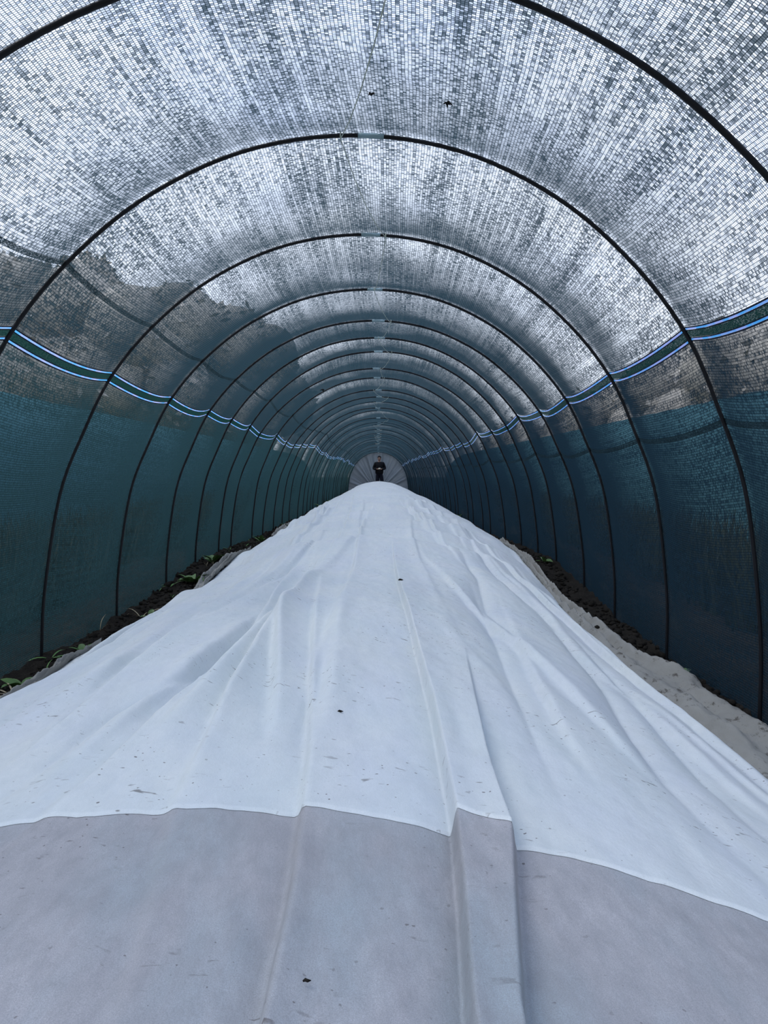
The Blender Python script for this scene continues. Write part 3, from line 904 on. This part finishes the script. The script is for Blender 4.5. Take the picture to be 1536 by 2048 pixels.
    Fc = [(3, 2, 1, 0), (4, 5, 6, 7), (0, 1, 5, 4), (1, 2, 6, 5), (2, 3, 7, 6), (3, 0, 4, 7)]
    o = mesh_obj('held_packet', me, Fc, plain('cream_paper', (0.85, 0.82, 0.66), .6), None, smooth=False)
    o.location = (px + .0, py - .285, float(G(py)) + 1.04)
    bv = o.modifiers.new('bevel', 'BEVEL'); bv.width = .012; bv.segments = 3
    tag(o, 'small pale packet held in both hands of the distant person', 'packet')
person()

# ------------------------------------------------------------------ outside, seen dimly through the netting
def neighbour(xc, name_lab):
    S = np.linspace(arc_of(-1, .0), arc_of(1, .0), 34)
    yy = []
    hy = np.arange(-4, 44, .95)
    for a, b in zip(hy[:-1], hy[1:]): yy += list(np.linspace(a, b, 4, endpoint=False))
    yy = np.array(yy)
    SS, YY = np.meshgrid(S, yy, indexing='ij')
    x, z = prof(SS)
    t = ((YY + 4) / .95) % 1
    k = 1 - .02 * 4 * t * (1 - t)
    root = empty('net_tunnel', (xc, 0, 0))
    mesh_obj('cover', np.stack([x * k, YY, z * k], -1).reshape(-1, 3), grid_faces(len(S), len(yy)), M_neigh, root)
    for y in hy:
        xx, zz = prof(np.linspace(0, ARC, 22))
        tube('hoop', [(float(a) * .99, float(y), float(b) * .99) for a, b in zip(xx, zz)], .008, M_pipe, root, 5)
    tag(root, name_lab, 'tunnel')
neighbour(-5.3, 'parallel green net tunnel dimly seen through the left netting')
neighbour(5.3, 'parallel dark net tunnel dimly seen through the right netting')

def tall_grass(side, n, lab):
    V = np.empty((n, 6, 3)); Fs = []
    for k in range(n):
        x = side * random.uniform(2.0, 3.2); y = random.uniform(-1, 34)
        h = random.uniform(.35, .72); a = random.uniform(0, 6.28); w = .012
        dx, dy = math.cos(a), math.sin(a); lx, ly = random.uniform(-.12, .12), random.uniform(-.12, .12)
        for i, f in enumerate((0, .55, 1)):
            ww = w * (1, .8, .1)[i]
            V[k, i * 2] = (x - dx * ww + lx * f * f, y - dy * ww + ly * f * f, -.06 + h * f)
            V[k, i * 2 + 1] = (x + dx * ww + lx * f * f, y + dy * ww + ly * f * f, -.06 + h * f)
    b = np.arange(n)[:, None] * 6
    F4 = np.concatenate([b + np.array([[0, 1, 3, 2]]), b + np.array([[2, 3, 5, 4]])])
    o = mesh_obj('tall_grass', V.reshape(-1, 3), F4, plain('wild_grass', (0.026, 0.034, 0.022), .8, var=.4, scale=3))
    tag(o, lab, 'grass', kind='stuff')
tall_grass(-1, 26000, 'tall wild grass growing outside the left netting')
tall_grass(1, 20000, 'tall wild grass growing outside the right netting')

def tree(x, y, h, w, lab, grp, seed):
    rnd = random.Random(seed); rg = np.random.default_rng(seed)
    root = empty('tree', (x, y, -.06))
    tag(root, lab, 'tree', grp)
    tube('trunk', [(0, 0, 0), (.1, .05, h * .3), (0, .1, h * .62)], [.26, .2, .08], M_bark, root, 8)
    V = []; n = 2600
    cs = [(rg.normal(0, w * .22), rg.normal(0, w * .22), h * rnd.uniform(.42, .80), w * rnd.uniform(.28, .42)) for _ in range(9)] + [(0, 0, h * .86, w * .26), (0, 0, h * .5, w * .45)]
    for k in range(n):
        c = cs[k % len(cs)]
        d = rg.normal(size=3); d /= np.linalg.norm(d)
        p = np.array(c[:3]) + d * c[3] * rg.uniform(.6, 1.05)
        a, b = rg.normal(size=3), rg.normal(size=3)
        a /= np.linalg.norm(a); b -= a * a.dot(b); b /= np.linalg.norm(b)
        s = rg.uniform(.16, .34)
        V += [p - a * s, p + b * s * .5, p + a * s, p - b * s * .5]
    V = [np.array(V)]; Fq = [np.arange(4 * n).reshape(-1, 4)]; base = 4 * n
    ph, th = np.meshgrid(np.linspace(0.02, math.pi - .02, 9), np.linspace(0, 2 * math.pi, 15), indexing='ij')
    U = np.stack([np.sin(ph) * np.cos(th), np.sin(ph) * np.sin(th), np.cos(ph)], -1).reshape(-1, 3)
    for c in cs:      # dense twiggy core of every bough
        V.append(np.array(c[:3]) + U * c[3] * .92 * (1 + .06 * vnoise(U[:, 0] * 2 + c[0], U[:, 1] * 2 + U[:, 2] * 3)[:, None])); Fq.append(grid_faces(9, 15) + base); base += len(U)
    mesh_obj('crown', np.vstack(V), np.vstack(Fq), M_treeleaf, root, smooth=False)
LT = [(-22, 33, 11.5), (-17.5, 35, 11.2), (-14, 37, 11.6), (-11, 38, 10.2), (-8.6, 40, 9.8), (-27, 30, 12), (-32, 26, 12), (-8.5, 48, 8.5), (-20, 22, 6.6), (-25, 14, 6.6)]
for k, (x, y, h) in enumerate(LT):
    tree(x, y, h, 6.0, 'greyish brown tree dimly visible beyond the left netting', 'trees beyond the left netting', 100 + k)
RT = [(15.5, 9, 6.2), (16.5, 15, 6.9), (15.5, 21.5, 6.2), (16, 28, 6.6), (16, 36, 6.5), (16, 45, 6.2), (15, 56, 6.0), (13, 70, 5.5)]
for k, (x, y, h) in enumerate(RT):
    tree(x, y, h, 6.0, 'low greyish tree dimly visible beyond the right netting', 'trees beyond the right netting', 200 + k)
